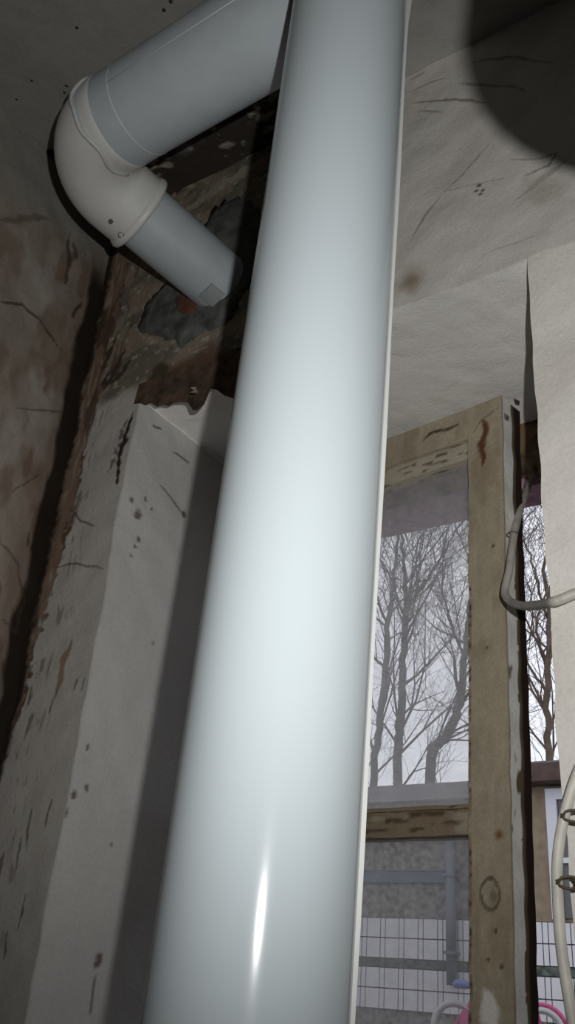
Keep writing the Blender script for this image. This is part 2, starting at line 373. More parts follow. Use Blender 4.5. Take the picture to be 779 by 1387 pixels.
def paint_left_wall(V):
    n1 = fbm(V, 4, 201); n2 = fbm(V, 20, 202); n3 = fbm(V * [1, 1, 0.3], 45, 203); y, z = V[:, 1], V[:, 2]; Q = V[:, [1, 2]]; G = lambda p: w2(p, 'x')
    C = np.ones((len(V), 3)) * np.array([0.275, 0.235, 0.20]) * (0.8 + 0.4 * n1)[:, None]
    C = mixc(C, (0.34, 0.315, 0.28), 0.7 * sstep(0.50, 0.66, fbm(V * [1, 1, 0.6], 12, 204)))
    C = mixc(C, (0.15, 0.10, 0.068), 0.8 * sstep(0.50, 0.64, n3) * sstep(0.62, 0.72, y))
    C = mixc(C, (0.16, 0.115, 0.08), 0.7 * sstep(0.55, 0.75, fbm(V * [1, 1.4, 0.5], 16, 205)))
    C = mixc(C, (0.23, 0.225, 0.20), 0.85 * sstep(1.05, 1.12, z + 0.06 * (n2 - 0.5)))
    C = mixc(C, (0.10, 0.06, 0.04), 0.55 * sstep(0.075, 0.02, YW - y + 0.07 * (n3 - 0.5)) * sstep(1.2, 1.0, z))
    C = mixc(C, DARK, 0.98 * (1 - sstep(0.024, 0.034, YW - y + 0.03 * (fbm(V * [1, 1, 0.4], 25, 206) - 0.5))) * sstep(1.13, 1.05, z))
    for k, (p, w, a) in enumerate((([(108, 410), (98, 432)], 0.004, 0.9), ([(0, 408), (30, 412), (50, 430), (80, 472)], 0.003, 0.8), ([(95, 320), (92, 350), (88, 385)], 0.005, 0.8), ([(100, 330), (104, 345), (96, 352)], 0.006, 0.7),
            ([(20, 552), (60, 556), (90, 560)], 0.0022, 0.6), ([(14, 668), (52, 644)], 0.002, 0.6), ([(0, 735), (25, 765), (34, 815), (20, 858), (4, 838)], 0.0035, 0.55), ([(40, 720), (37, 738)], 0.003, 0.8), ([(0, 300), (40, 296), (66, 300)], 0.006, 0.45))):
        C = stroke(C, V, Q, G(p), w, (0.05, 0.035, 0.025), a, 1.0, 90, 210 + k)
    return C
s = Sheet()
s.patch((XL, 0, 0), ez, ey, spans((ZF, 0, 0.2), (0, ZC, 0.0025)), spans((YB, 0.4, 0.2), (0.4, YW, 0.002)))
wall_left = s.build('wall_left', M['plaster'], paint_left_wall, plaster_disp)
tag(wall_left, 'dirty brown-streaked plaster side wall meeting the window wall in a black stained corner', kind='structure')

def paint_ceiling(V):
    n1 = fbm(V, 4, 301); n2 = fbm(V, 25, 302); x, y = V[:, 0], V[:, 1]
    C = np.ones((len(V), 3)) * np.array([0.205, 0.205, 0.19]) * (0.88 + 0.24 * n1)[:, None]
    C = mixc(C, (0.24, 0.235, 0.22), sstep(-0.62, -0.45, x))
    C = mixc(C, (0.16, 0.15, 0.125), 0.35 * sstep(0.5, 0.7, n2))
    d = YW - y
    C = mixc(C, (0.32, 0.31, 0.29), sstep(0.11, 0.0, d) * sstep(-0.50, -0.42, x))
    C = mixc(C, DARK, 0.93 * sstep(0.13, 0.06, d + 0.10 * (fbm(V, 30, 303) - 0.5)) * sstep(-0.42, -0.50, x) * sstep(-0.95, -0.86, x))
    C = mixc(C, (0.26, 0.24, 0.20), 0.9 * sstep(0.58, 0.68, fbm(V * [0.6, 1.4, 1], 60, 305, 3)) * sstep(0.16, 0.10, d) * sstep(-0.42, -0.50, x))
    return C
s = Sheet()
s.patch((0, 0, ZC), ey, ex, spans((YB, 0.25, 0.2), (0.25, YW, 0.004)), spans((XL, 0.05, 0.004), (0.05, XR, 0.15)))
ceiling = s.build('ceiling', M['plaster'], paint_ceiling, plaster_disp)
tag(ceiling, 'grey uneven plaster ceiling dotted with fly specks', kind='structure')
def flat_wall(name, dims, m, label):
    return tag(box(name, dims, m), label, kind='structure')
flat_wall('floor', (XL, XR, YB, YW, ZF - 0.05, ZF), M['floor'], 'worn brown floor of the room')
flat_wall('wall_back', (XL, XR, YB - 0.05, YB, ZF, ZC), M['room_wall'], 'plain plaster wall opposite the window')
flat_wall('wall_right', (XR, XR + 0.05, YB, YW, ZF, ZC), M['room_wall'], 'plain plaster side wall far from the corner')

# fly specks on the ceiling
V, Fc = [], []; rs = random.Random(4)
for u, v, r in ((104, 38, 2.6), (43, 110, 2.2), (90, 117, 2.4), (87, 126, 2.4), (90, 136, 2.4), (128, 132, 2.8), (22, 135, 2.2), (217, 50, 3.0), (222, 14, 3.0), (231, 3, 3.2), (107, 159, 2.6), (112, 154, 2.2), (180, 67, 1.6), (178, 88, 1.6), (124, 110, 1.2), (40, 206, 1.6)):
    c = on_z(u, v, ZC - 0.0035); r *= 0.00095; b = len(V); k = 7
    V.append(c - [0, 0, 0.0012]); V += [c + [r * math.cos(2 * math.pi * i / k) * rs.uniform(.8, 1.3), r * math.sin(2 * math.pi * i / k) * rs.uniform(.8, 1.4), 0.001] for i in range(k)]
    Fc += [(b, b + 1 + (i + 1) % k, b + 1 + i) for i in range(k)]
o = pydata('fly_specks', V, Fc, M['black'], ceiling); o['kind'] = 'stuff'; o['label'] = 'black fly specks on the ceiling'

# window board
sill = box('trim_1', (OX0 - 0.06, OX1 + 0.05, YW - 0.035, 1.10, OZ0 - 0.03, OZ0 + 0.006), M['room_wall'], None, 0.006)
tag(sill, 'thick plastered window board under the window reveal', kind='structure')
# lumpy plaster ridge at the foot of the narrow strip
lx = on_y(40, 1380, YW)
V, Fc = [], []; n, k = 14, 9
for i in range(n):
    t = i / (n - 1); x = XL + 0.01 + t * 0.19
    for j in range(k):
        a = math.pi * j / (k - 1); rr = (0.030 - 0.012 * t) * (1 + 0.25 * math.sin(7 * t + j))
        V.append((x, YW + 0.004 - 0.55 * rr * math.sin(a), -0.055 - 0.02 * t + rr * math.cos(a)))
for i in range(n - 1):
    for j in range(k - 1):
        p = i * k + j; Fc.append((p, p + 1, p + k + 1, p + k))
pydata('plaster_ridge', V, Fc, M['room_wall'], wall_window, True)

# cement and brick around the flue hole, loose paint flakes
P3X, P3Z = -0.726, 0.955
def patch_mesh(name, pts, mat, th, seed, parent=wall_window):
    rr = random.Random(seed); c = np.mean(pts, 0); n = len(pts); V = []; Fc = []
    ring = catmull([np.array(p) for p in pts] + [np.array(pts[0])], 5)[:-1]; n = len(ring)
    for lv, (sc, yy) in enumerate(((1.0, YW + 0.006), (0.985, YW - 0.0045 - th * 0.3), (0.75, YW - 0.0045 - th), (0.4, YW - 0.0045 - th * 0.85))):
        for p in ring:
            q = c + (p - c) * sc * (1 + 0.06 * rr.uniform(-1, 1)); V.append((q[0], yy - 0.0015 * rr.random(), q[1]))
    for l in range(3):
        for i in range(n):
            j = (i + 1) % n; Fc.append((l * n + i, l * n + j, (l + 1) * n + j, (l + 1) * n + i))
    V.append((c[0], YW - 0.0045 - th, c[1])); Fc += [(3 * n + i, 3 * n + (i + 1) % n, 4 * n) for i in range(n)]
    return pydata(name, V, Fc, mat, parent, True)
patch_mesh('cement_patch', w2([(188, 452), (200, 418), (222, 392), (262, 350), (290, 290), (318, 272), (350, 290), (352, 350), (330, 400), (310, 440), (272, 452), (250, 470), (222, 458)], 'y'), M['cement'], 0.006, 3)
patch_mesh('brick_chip', w2([(243, 408), (258, 404), (274, 418), (268, 432), (248, 428)], 'y'), M['brick'], 0.010, 5)
def flake(name, pts, mat, curl, seed):
    """a thin torn paint flake standing off the wall and curling"""
    ring = [on_y(u, v, YW - 0.006) for u, v in pts]; c = np.mean(ring, 0); V = []; n = len(ring)
    for off in (0.0, 0.0012):
        for i, p in enumerate(ring):
            q = p.copy(); h = (ring[0][2] - p[2]); q[1] -= curl * max(h, 0) ** 1.3 * 6 + off; V.append(q)
        V.append(c - [0, off + curl * 0.008, 0])
    Fc = []
    for i in range(n):
        j = (i + 1) % n; Fc += [(i, j, n), (n + 1 + j, n + 1 + i, 2 * n + 1), (i, n + 1 + i, n + 1 + j, j)]
    return pydata(name, V, Fc, mat, wall_window)
def torn_edge():
    """ragged lip of brown plaster hanging over the front edge of the soffit"""
    px = [(183, 547), (190, 546), (197, 548), (204, 546), (212, 551), (220, 549), (228, 550), (236, 546), (246, 545), (256, 546), (261, 553), (267, 560), (275, 560), (281, 552), (280, 543), (274, 535), (284, 527), (294, 528), (304, 536), (316, 540), (322, 532), (335, 520), (352, 506), (370, 486)]
    n = len(px); V = []; Fc = []
    for k, (u, v) in enumerate(px):
        p = on_y(u, v, YW - 0.004); curl = 0.010 * math.exp(-((k - 12) / 2.0) ** 2); x = p[0]
        V += [(x, YW - 0.0035, OZ1 + 0.022), (x, YW - 0.0055, (OZ1 + p[2]) / 2 + 0.004), (x, YW - 0.006 - curl, p[2]), (x, YW - 0.0035 - curl, p[2] + 0.0005), (x, YW - 0.001, (OZ1 + p[2]) / 2 + 0.004), (x, YW + 0.003, OZ1 + 0.022)]
    for k in range(n - 1):
        for j in range(6):
            j2 = (j + 1) % 6; Fc.append((6 * k + j, 6 * k + j2, 6 * k + 6 + j2, 6 * k + 6 + j))
    Fc += [tuple(range(5, -1, -1)), tuple(6 * n - 6 + j for j in range(6))]
    return pydata('torn_plaster_edge', V, Fc, M['torn'], wall_window, False)
torn_edge()
flake('paint_flake', [(258, 525), (268, 526), (281, 540), (282, 551), (276, 541), (266, 532)], M['flake'], 0.35, 2)
flake('paint_flake', [(696, 540), (706, 546), (708, 556), (701, 552)], M['flake_dark'], 0.3, 5)

# black plug in the top of the left wall
pc = on_x(66, 208, XL)
pl = empty('wall_plug', tuple(pc)); tag(pl, 'small black plug stuck in the wall under the ceiling beside the pipe elbow', 'plug')
tube('plug_body', [pc + [-0.01, 0, 0], pc + [0.012, 0, 0], pc + [0.013, 0, 0]], [0.0075, 0.0075, 0.006], M['black'], pl, 8)
tube('plug_rim', [pc + [0.004, 0, 0], pc + [0.008, 0, 0]], 0.0095, M['black'], pl, 8)

# ------------------------------------------------------------------ flue pipe
RX, RY, RZ = -0.3010, 0.4620, 0.93              # top of the straight riser
EL = np.array([-0.796, 0.529, 1.008])            # corner of the elbow
P3 = np.array([P3X, YW, P3Z])
up = np.array([0, 0, 1.0])
flue = empty('flue_pipe', (RX, RY, ZF)); tag(flue, 'thick white plastic flue pipe rising before the window and elbowing into the wall', 'pipe')
rad = 0.055; r2 = 0.0625; r3 = 0.0485
def seam(z):
    t = (RZ - z) / 0.95; return np.array([RX - 0.018 * t, RY - 0.0125 * t, z])
riser = tube('riser', [seam(z) for z in np.linspace(ZF, RZ, 40)], rad, M['pipe'], flue, 128, False)
riser['label'] = 'wide glossy white vertical pipe'
# film edge standing proud along the right side of the riser
fa = math.radians(27)                             # direction of the seam around the pipe
dirv = np.array([math.cos(fa), math.sin(fa), 0]); tan = np.array([-math.sin(fa), math.cos(fa), 0]); V = []; Fc = []
zs = np.linspace(-0.35, RZ - 0.04, 60)
for z in zs:
    h = 0.0024 + 0.0003 * math.sin(z * 23) + 0.004 * max(0, (z - 0.82) / 0.07)
    c = seam(z)
    V += [c + dirv * (rad - 0.001) - tan * 0.0007, c + dirv * (rad + h) - tan * 0.0005, c + dirv * (rad + h) + tan * 0.0005, c + dirv * (rad - 0.001) + tan * 0.0007]
for i in range(len(zs) - 1):
    for k in range(4):
        k2 = (k + 1) % 4; Fc.append((4 * i + k, 4 * i + k2, 4 * i + 4 + k2, 4 * i + 4 + k))
Fc += [(0, 1, 2, 3), tuple(4 * len(zs) - 4 + k for k in (3, 2, 1, 0))]
pydata('film_edge', V, Fc, M['film'], riser)
def bend(a, c, b, rb, n=14):
    """arc from leg a-c to leg c-b with bend radius rb"""
    d1 = (a - c) / np.linalg.norm(a - c); d2 = (b - c) / np.linalg.norm(b - c); ang = math.acos(np.clip(d1 @ d2, -1, 1)); tl = rb / math.tan(ang / 2)
    p, q = c + d1 * tl, c + d2 * tl; bis = (d1 + d2); bis /= np.linalg.norm(bis); o = c + bis * (rb / math.sin(ang / 2)); out = []
    for i in range(n + 1):
        t = i / n; v = (p - o) * math.sin((1 - t) * (math.pi - ang)) + (q - o) * math.sin(t * (math.pi - ang)); out.append(o + v / math.sin(math.pi - ang))
    return out, d1, d2
TOP = np.array([-0.302, 0.520, 1.016])            # axis of the cross pipe over the riser
S0 = seam(0.885)
q1 = TOP + (EL - TOP) * 0.16
tpth = catmull([S0, seam(0.915), np.array([-0.304, 0.470, 0.952]), np.array([-0.316, 0.490, 0.988]), np.array([-0.345, 0.510, 1.010]), q1 + (TOP - q1) * 0.25, q1], 6)
tube('top_elbow', tpth, list(np.linspace(rad + 0.002, r2 + 0.001, len(tpth))), M['elbow'], flue, 48, False)
ax = (EL - TOP) / np.linalg.norm(EL - TOP)
cross = tube('cross_pipe', [q1 - ax * 0.01, EL - ax * 0.078], r2, M['pipe_grey'], flue, 96, False)
cross['label'] = 'grey-white pipe running under the ceiling to the corner'
# raised joint line and long seam of the cross pipe
j0 = EL - ax * 0.135
tube('joint_ring', [j0 - ax * 0.0010, j0, j0 + ax * 0.0010], [r2 - 0.0001, r2 + 0.0007, r2 - 0.0001], M['elbow'], cross, 64, False)
sd = np.array([0, -0.62, -0.78]); sd -= ax * (sd @ ax); sd /= np.linalg.norm(sd)
sd0 = np.array([0, -0.95, -0.30]); sd0 -= ax * (sd0 @ ax); sd0 /= np.linalg.norm(sd0)
tube('long_seam', [q1 + sd0 * (r2 - 0.0003), j0 + sd0 * (r2 - 0.0003)], 0.0008, M['elbow'], cross, 6)
# the corner elbow with socket collar
arc, d1, d2 = bend(TOP, EL, P3, 0.072)
sock = [arc[0] + d1 * 0.012, arc[0] + d1 * 0.01] + arc + [arc[-1] + d2 * 0.038]
elbow = tube('elbow', sock, [r2 - 0.0006, r2 + 0.0006] + [r2 + 0.0006 - (r2 - rad - 0.001) * i / 14 for i in range(15)] + [rad + 0.0012], M['elbow'], flue, 96, False)
elbow['label'] = 'white moulded elbow in the corner'
c0 = arc[-1] + d2 * 0.030; rc = rad + 0.0022
tube('collar', [c0 - d2 * 0.006, c0 - d2 * 0.003, c0 + d2 * 0.003, c0 + d2 * 0.007, c0 + d2 * 0.0085, c0 + d2 * 0.0086], [rc - 0.003, rc + 0.001, rc + 0.0035, rc + 0.0025, rc, r3 - 0.002], M['elbow'], elbow, 96, False)
# bead of sealant around the back of the elbow
bp = []; e1 = -d2 - d1 * (-d2 @ d1); e1 /= np.linalg.norm(e1); e2 = np.cross(d1, e1)
for i in range(25):
    t = math.radians(-150 + 300 * i / 24); wob = 0.006 * math.sin(3.1 * t) + 0.003 * math.sin(7 * t)
    bp.append(arc[0] - d1 * (0.012 + wob * 0.8) + (e1 * math.cos(t) + e2 * math.sin(t)) * (r2 + 0.001))
tube('sealant_bead', catmull(bp, 3), 0.0028, M['film'], elbow, 8)
wp = tube('wall_pipe', [arc[-1] + d2 * 0.02, P3 + d2 * 0.09], r3, M['pipe_grey'], flue, 64, False)
wp['label'] = 'short grey-white pipe entering the wall'
# screw hole on the elbow
def on_elbow(u, v):
    """point of the elbow surface seen at a photo point"""
    d = ray(u, v); d = d / np.linalg.norm(d); pth = np.array(catmull(sock[2:], 4))
    for k in np.linspace(0.8, 1.6, 1600):
        if np.min(np.linalg.norm(pth - d * k, axis=1)) < rad + 0.003: return d * k
    return None
p = on_elbow(150, 300)
if p is not None:
    nv = -p / np.linalg.norm(p); tube('screw_hole', [p - nv * 0.004, p + nv * 0.003], 0.0035, M['mark'], elbow, 10)
    V, Fc = [], []; e_r = Vector(rt); e_u = Vector(-dn)
    p = np.array(on_elbow(166, 318)); mk = lambda a, b: p + nv * 0.0015 + np.array(e_r) * a * 0.001 + np.array(e_u) * b * 0.001
    for L in ([(-1, 3), (-4, 4), (-6, 1), (-5, -3), (-2, -3)], [(1, -2), (3, 5)], [(6, 5), (2, 1), (6, -1)]): tube_data([mk(*q) for q in L], 0.0006, 5, True, V, Fc)
    pydata('print_mark', V, Fc, M['mark'], elbow)
# silver tape tab at the wall end
p = on_y(286, 412, YW - 0.03); q = P3 - d2 * 0.014; nv = p - q; nv -= d2 * (nv @ d2); nv /= np.linalg.norm(nv); tv = np.cross(d2, nv); V = []
for i in range(5):
    a = math.radians(-16 + 8 * i)
    for k in (-0.013, 0.013):
        for h in (r3 - 0.0005, r3 + 0.0045): V.append(q + d2 * k + (nv * math.cos(a) + tv * math.sin(a)) * h)
Fc = []
for i in range(4):
    b = 4 * i; Fc += [(b, b + 1, b + 5, b + 4), (b + 1, b + 3, b + 7, b + 5), (b + 3, b + 2, b + 6, b + 7), (b + 2, b, b + 4, b + 6)]
Fc += [(0, 2, 3, 1), (16, 17, 19, 18)]
tp = pydata('tape_tab', V, Fc, M['tape'], wp); tp['label'] = 'silver tape tab'

# ------------------------------------------------------------------ window with its opened sash
win = empty('window_1', (OX0, 1.097, OZ0)); tag(win, 'old peeling khaki window with its sash swung into the reveal', kind='structure')
KH = np.array([0.36, 0.31, 0.225]); CRK = (0.05, 0.035, 0.022); RUST = (0.10, 0.035, 0.012); WHITE = (0.80, 0.79, 0.76)
SL, ST, SW = 0.480, 0.050, 0.054                  # sash width, thickness, stile width
SZ0, SZ1 = -0.155, 0.781
Sm = Matrix.Translation((-0.845, 1.097, SZ1)) @ Matrix.Rotation(math.radians(-9.35), 4, 'Z') @ Matrix.Rotation(math.radians(1.3), 4, 'Y') @ Matrix.Translation((0, 0, -SZ1))
Si = np.array(Sm.inverted())
def on_sash(u, v):
    d = Si[:3, :3] @ ray(u, v); o = Si[:3, 3]; k = -o[1] / d[1]; p = o + d * k; return (p[0], p[2])
S2 = lambda pts: [on_sash(*p) for p in pts]
def wood_disp(V):
    return np.stack([vnoise(V, 35, 7 + k) - 0.5 for k in range(3)], 1) * 0.0022
def paint_sash(V):
    g = fbm(V * [1, 1, 0.12], 140, 401); n = fbm(V, 18, 402); n3 = fbm(V, 90, 403, 3); Q = V[:, [0, 2]]
    C = np.ones((len(V), 3)) * KH * (0.9 + 0.2 * n)[:, None] * (0.82 + 0.36 * g)[:, None]
    C = mixc(C, (0.44, 0.40, 0.31), 0.3 * sstep(0.56, 0.7, n3)); C = mixc(C, (0.22, 0.165, 0.10), 0.4 * sstep(0.56, 0.72, fbm(V * [1, 1, 0.35], 34, 404)))
    x, y, z = V.T; front = y < 0.003; F = C.copy()
    crk = fbm(V * [0.22, 1, 1], 170, 405, 3)
    bead = (y > 0.004) & (x > SW - 0.003) & (x < SL - SW + 0.003) & (z > 0.5); bar = (x > SW - 0.003) & (x < SL - SW + 0.003) & (z < 0.5) & (z > 0)
    C = mixc(C, (0.46, 0.42, 0.34), 0.8 * bead); C = mixc(C, (0.10, 0.075, 0.05), 0.85 * bead * sstep(0.56, 0.66, crk))
    C = mixc(C, (0.20, 0.15, 0.095), 0.75 * bar); C = mixc(C, (0.07, 0.05, 0.03), 0.85 * bar * sstep(0.54, 0.66, crk)); C = mixc(C, (0.42, 0.38, 0.31), 0.5 * bar * sstep(0.55, 0.66, fbm(V * [0.4, 1, 1], 60, 406)))
    F = C.copy()
    F = stroke(F, V, Q, S2([(657, 572), (654, 600), (652, 628)]), 0.007, RUST, 0.95, 0.9, 120, 410)
    F = stroke(F, V, Q, S2([(573, 597), (582, 587), (605, 580), (622, 571)]), 0.003, CRK, 0.95, 0.8, 120, 411)
    F = stroke(F, V, Q, S2([(640, 590), (655, 568), (676, 552)]), 0.0018, CRK, 0.6, 0.6, 100, 412)
    F = blotch(F, V, Q, on_sash(676, 1131), (0.006, 0.007), (0.16, 0.06, 0.015), 0.9, 0.6, 120, 413, 0.9)
    F = stroke(F, V, Q, S2([(697, 1120), (704, 1135), (712, 1130)]), 0.004, RUST, 0.8, 1.2, 150, 414)
    F = stroke(F, V, Q, S2([(530, 548 + 40), (600, 560), (676, 530)]), 0.003, RUST, 0.6, 1.4, 70, 415)
    c = np.array(on_sash(664, 1211)); d = np.abs(np.hypot(*((Q - c) / [1, 1.25]).T) - 0.0125 + 0.004 * (n3 - 0.5)); F = mixc(F, CRK, 0.75 * (1 - sstep(0.0008, 0.0022, d)))
    F = blotch(F, V, Q, on_sash(669, 1216), (0.006, 0.010), (0.14, 0.11, 0.08), 0.7, 1.2, 120, 416, 0.7)
    for k, p in enumerate(((660, 877), (669, 740), (662, 1300), (680, 1310), (672, 1260))):
        F = blotch(F, V, Q, on_sash(*p), (0.0025, 0.0025), CRK, 0.9, 0.6, 150, 420 + k)
    F = blotch(F, V, Q, on_sash(662, 1373), (0.012, 0.022), WHITE, 0.8, 0.8, 60, 430, 0.3)
    C = np.where(front[:, None], F, C)
    # flaking white paint on the closing edge, brown behind it, near black at the back
    edge = (x > SL - 0.004) & ~front
    E = mixc(C, (0.10, 0.075, 0.05), np.where(edge, 0.85, 0)); wmask = edge & (y < 0.026 + 0.008 * (n - 0.5))
    E = mixc(E, WHITE, wmask * sstep(0.30, 0.37, fbm(V * [1, 1, 0.35], 45, 431)))
    E = mixc(E, (0.03, 0.02, 0.015), edge * sstep(0.030, 0.036, y))
    return E
def sash_piece(name, d, step=0.003):
    o = grid_box(name, d, step, M['old_wood'], paint_sash, win, wood_disp)
    o.matrix_world = Sm.copy(); return o
bpy.context.view_layer.update()
def sash_piece(name, d, step=0.003, parent=None):
    o = grid_box(name, d, step, M['old_wood'], paint_sash, None, wood_disp)
    o.parent = win; o.matrix_parent_inverse = Matrix.Translation(-Vector(win.location)); o.matrix_basis = Sm
    return o
stile = sash_piece('sash_stile', (SL - SW, SL, 0, ST, SZ0, SZ1), 0.0025); stile['label'] = 'khaki stile with flaking white paint on its edge'
sash_piece('sash_stile', (0, SW, 0.0005, ST, SZ0, SZ1), 0.006)
sash_piece('sash_top_rail', (SW, SL - SW, 0.0008, ST, SZ1 - 0.052, SZ1), 0.003)
sash_piece('sash_bottom_rail', (SW, SL - SW, 0.001, ST, SZ0, SZ0 + 0.06), 0.006)
mz = on_sash(575, 1112)[1]
sash_piece('glazing_bar', (SW - 0.002, SL - SW + 0.002, 0.006, 0.040, mz - 0.0165, mz + 0.0135), 0.003)
# weathered glazing beads
sash_piece('glazing_bead', (SW, SL - SW, 0.010, 0.028, SZ1 - 0.078, SZ1 - 0.050), 0.0025)
sash_piece('glazing_bead', (SW, SL - SW, 0.0015, 0.018, mz + 0.0130, mz + 0.0175), 0.003)
for z0, z1, gm in ((mz + 0.012, SZ1 - 0.074, 'glass'), (SZ0 + 0.055, mz - 0.014, 'glass_grimy')):
    V, Fc = box_data(SW - 0.004, SL - SW + 0.004, 0.026, 0.0285, z0, z1)
    g = pydata('glass_pane', V, Fc, M[gm], None); g['label'] = 'dusty window pane'
    g.parent = win; g.matrix_parent_inverse = Matrix.Translation(-Vector(win.location)); g.matrix_basis = Sm
# fixed frame in the reveal
def paint_frame(V):
    n = fbm(V, 20, 451); C = np.ones((len(V), 3)) * np.array([0.20, 0.135, 0.075]) * (0.7 + 0.6 * n)[:, None]
    return mixc(C, (0.05, 0.032, 0.02), sstep(0.5, 0.65, fbm(V, 45, 452)))
for nm, d in (('frame_jamb', (OX0 - 0.005, -0.849, 1.092, 1.19, OZ0, OZ1)), ('frame_jamb', (-0.338, OX1 + 0.005, 1.125, 1.19, OZ0, OZ1)),
              ('frame_head', (-0.849, -0.338, 1.125, 1.19, 0.735, OZ1 + 0.006)), ('frame_sill', (-0.849, -0.338, 1.125, 1.19, OZ0 - 0.004, -0.155))):
    grid_box(nm, d, 0.008, M['old_wood'], paint_frame, win, wood_disp)
oh = box('outer_head', (OX0 - 0.005, OX1 + 0.005, 1.205, 1.27, 0.726, OZ1 + 0.006), M['mauve'], win, 0.003); oh['label'] = 'mauve painted outer head'
box('outer_jamb', (OX0 - 0.005, -0.815, 1.205, 1.27, OZ0, 0.726), M['mauve'], win, 0.003)
box('outer_jamb', (-0.345, OX1 + 0.005, 1.205, 1.27, OZ0, 0.726), M['mauve'], win, 0.003)

# ------------------------------------------------------------------ cables by the window jamb
def px_path(L): return [on_y(u, v, y) for u, v, y in L]
pa = px_path([(728, 628, 1.215), (724, 640, 1.17), (716.7, 655.7, 1.13), (706, 686, 1.07), (698, 716, 1.03), (693.5, 745, 1.005), (690, 771.7, 0.99), (685.5, 791, 0.98), (684.6, 805.6, 0.972), (693.5, 816, 0.955), (711, 820.7, 0.91), (732.8, 819, 0.84), (748, 815.5, 0.787), (760, 812, 0.784), (779, 804, 0.785), (830, 785, 0.786), (900, 775, 0.787)]) + [np.array([0.35, 0.787, 0.385]), np.array([0.95, 0.787, 0.39]), np.array([XR, 0.787, 0.38])]
ca = empty('electric_cable', tuple(pa[9])); tag(ca, 'grey cable coming through the window gap and looping back over the jamb', 'cable')
tube('cable_sheath', catmull(pa, 6), 0.0049, M['cable'], ca, 14)
tw = on_y(694, 724, 1.02)
rp = [tw + 0.0066 * np.array([math.cos(t), 0.3 * math.sin(t), 0.15 * math.cos(t)]) + np.array([0, 0.0066 * math.sin(t) * 0.9, 0]) for t in np.linspace(0, 2 * math.pi, 17)]
tube('tie_wire', rp, 0.0007, M['wire'], ca, 5)
pb = px_path([(812, 985, 0.782), (795, 1020, 0.782), (779, 1056, 0.781), (763, 1112, 0.781), (755, 1167, 0.781), (756, 1223, 0.781), (760, 1279, 0.781), (767, 1329, 0.782), (772, 1360, 0.783), (780, 1410, 0.784), (786, 1480, 0.785)])
pb = [np.array([XR, 0.787, 0.27]), np.array([0.9, 0.787, 0.275]), np.array([0.2, 0.786, 0.265]), np.array([-0.08, 0.784, 0.245])] + pb + [pb[-1] + [0.004, 0.001, -0.4], np.array([pb[-1][0] + 0.01, 0.787, ZF + 0.006])]
cb = empty('hanging_cable', tuple(pb[-1])); tag(cb, 'pale thick cable hanging in a bow down the white wall beside the jamb', 'cable')
tube('cable_sheath', catmull(pb, 6), 0.0046, M['cable_pale'], cb, 14)
for u, v in ((775, 1106), (769, 1196)):
    c = on_y(u, v, 0.778)
    knot = [c + np.array([0.0085 * math.cos(t) * (1 - 0.4 * math.sin(2.3 * t)), -0.001 + 0.005 * math.sin(1.3 * t), 0.0045 * math.sin(t + 0.4 * math.sin(t))]) for t in np.linspace(0, 4.2 * math.pi, 36)]
    tube('tie_wire', knot, 0.0011, M['wire'], cb, 5)

# ------------------------------------------------------------------ the yard
GZ = -0.22
M['ground'] = pmat('yard_ground', (0.17, 0.16, 0.15), 0.95, noise=3, amt=0.4)
M['pebble'] = pmat('pebbledash', (0.24, 0.225, 0.205), 0.95, noise=22, amt=0.75, bump=1.0, bscale=35)
M['tanwall'] = pmat('tan_render', (0.30, 0.235, 0.165), 0.9, noise=14, amt=0.25)
M['tile'] = pmat('white_tile', (0.74, 0.74, 0.76), 0.35, noise=1.5, amt=0.08)
M['grout'] = pmat('grey_grout', (0.05, 0.05, 0.055), 0.9)
M['green'] = pmat('green_mosaic', (0.085, 0.115, 0.09), 0.6, noise=28, amt=0.9)
M['fascia'] = pmat('brown_fascia', (0.085, 0.05, 0.04), 0.7, noise=12, amt=0.4)
M['roofgrey'] = pmat('grey_roofing', (0.19, 0.185, 0.19), 0.9, noise=6, amt=0.3)
M['bluepane'] = pmat('blue_pane', (0.07, 0.10, 0.15), 0.2)
M['dwhite'] = pmat('white_frame', (0.70, 0.72, 0.78), 0.5)
M['dpane'] = pmat('dark_pane', (0.10, 0.10, 0.10), 0.15)
M['drain'] = pmat('grey_drain', (0.16, 0.18, 0.22), 0.5)
M['bark'] = pmat('bark', (0.13, 0.125, 0.125), 0.95, noise=9, amt=0.4)
M['bark2'] = pmat('brown_bark', (0.14, 0.105, 0.08), 0.95, noise=9, amt=0.4)

gnd = box('yard_ground', (-60, 60, 1.5, 90, GZ - 0.3, GZ), M['ground']); tag(gnd, 'grey trodden yard outside the window', kind='structure')
FY = 6.5
house = empty('house', (-3.2, FY, GZ)); tag(house, 'low house with white tiled base and pebbledash wall across the yard', 'house')
box('wall', (-8.0, -2.42, FY, FY + 2.6, GZ - 0.05, 1.47), M['pebble'], house)
wt = box('wall', (-2.42, 1.2, FY + 0.001, FY + 2.6, GZ - 0.05, 1.50), M['tanwall'], house); wt['label'] = 'tan rendered wall'
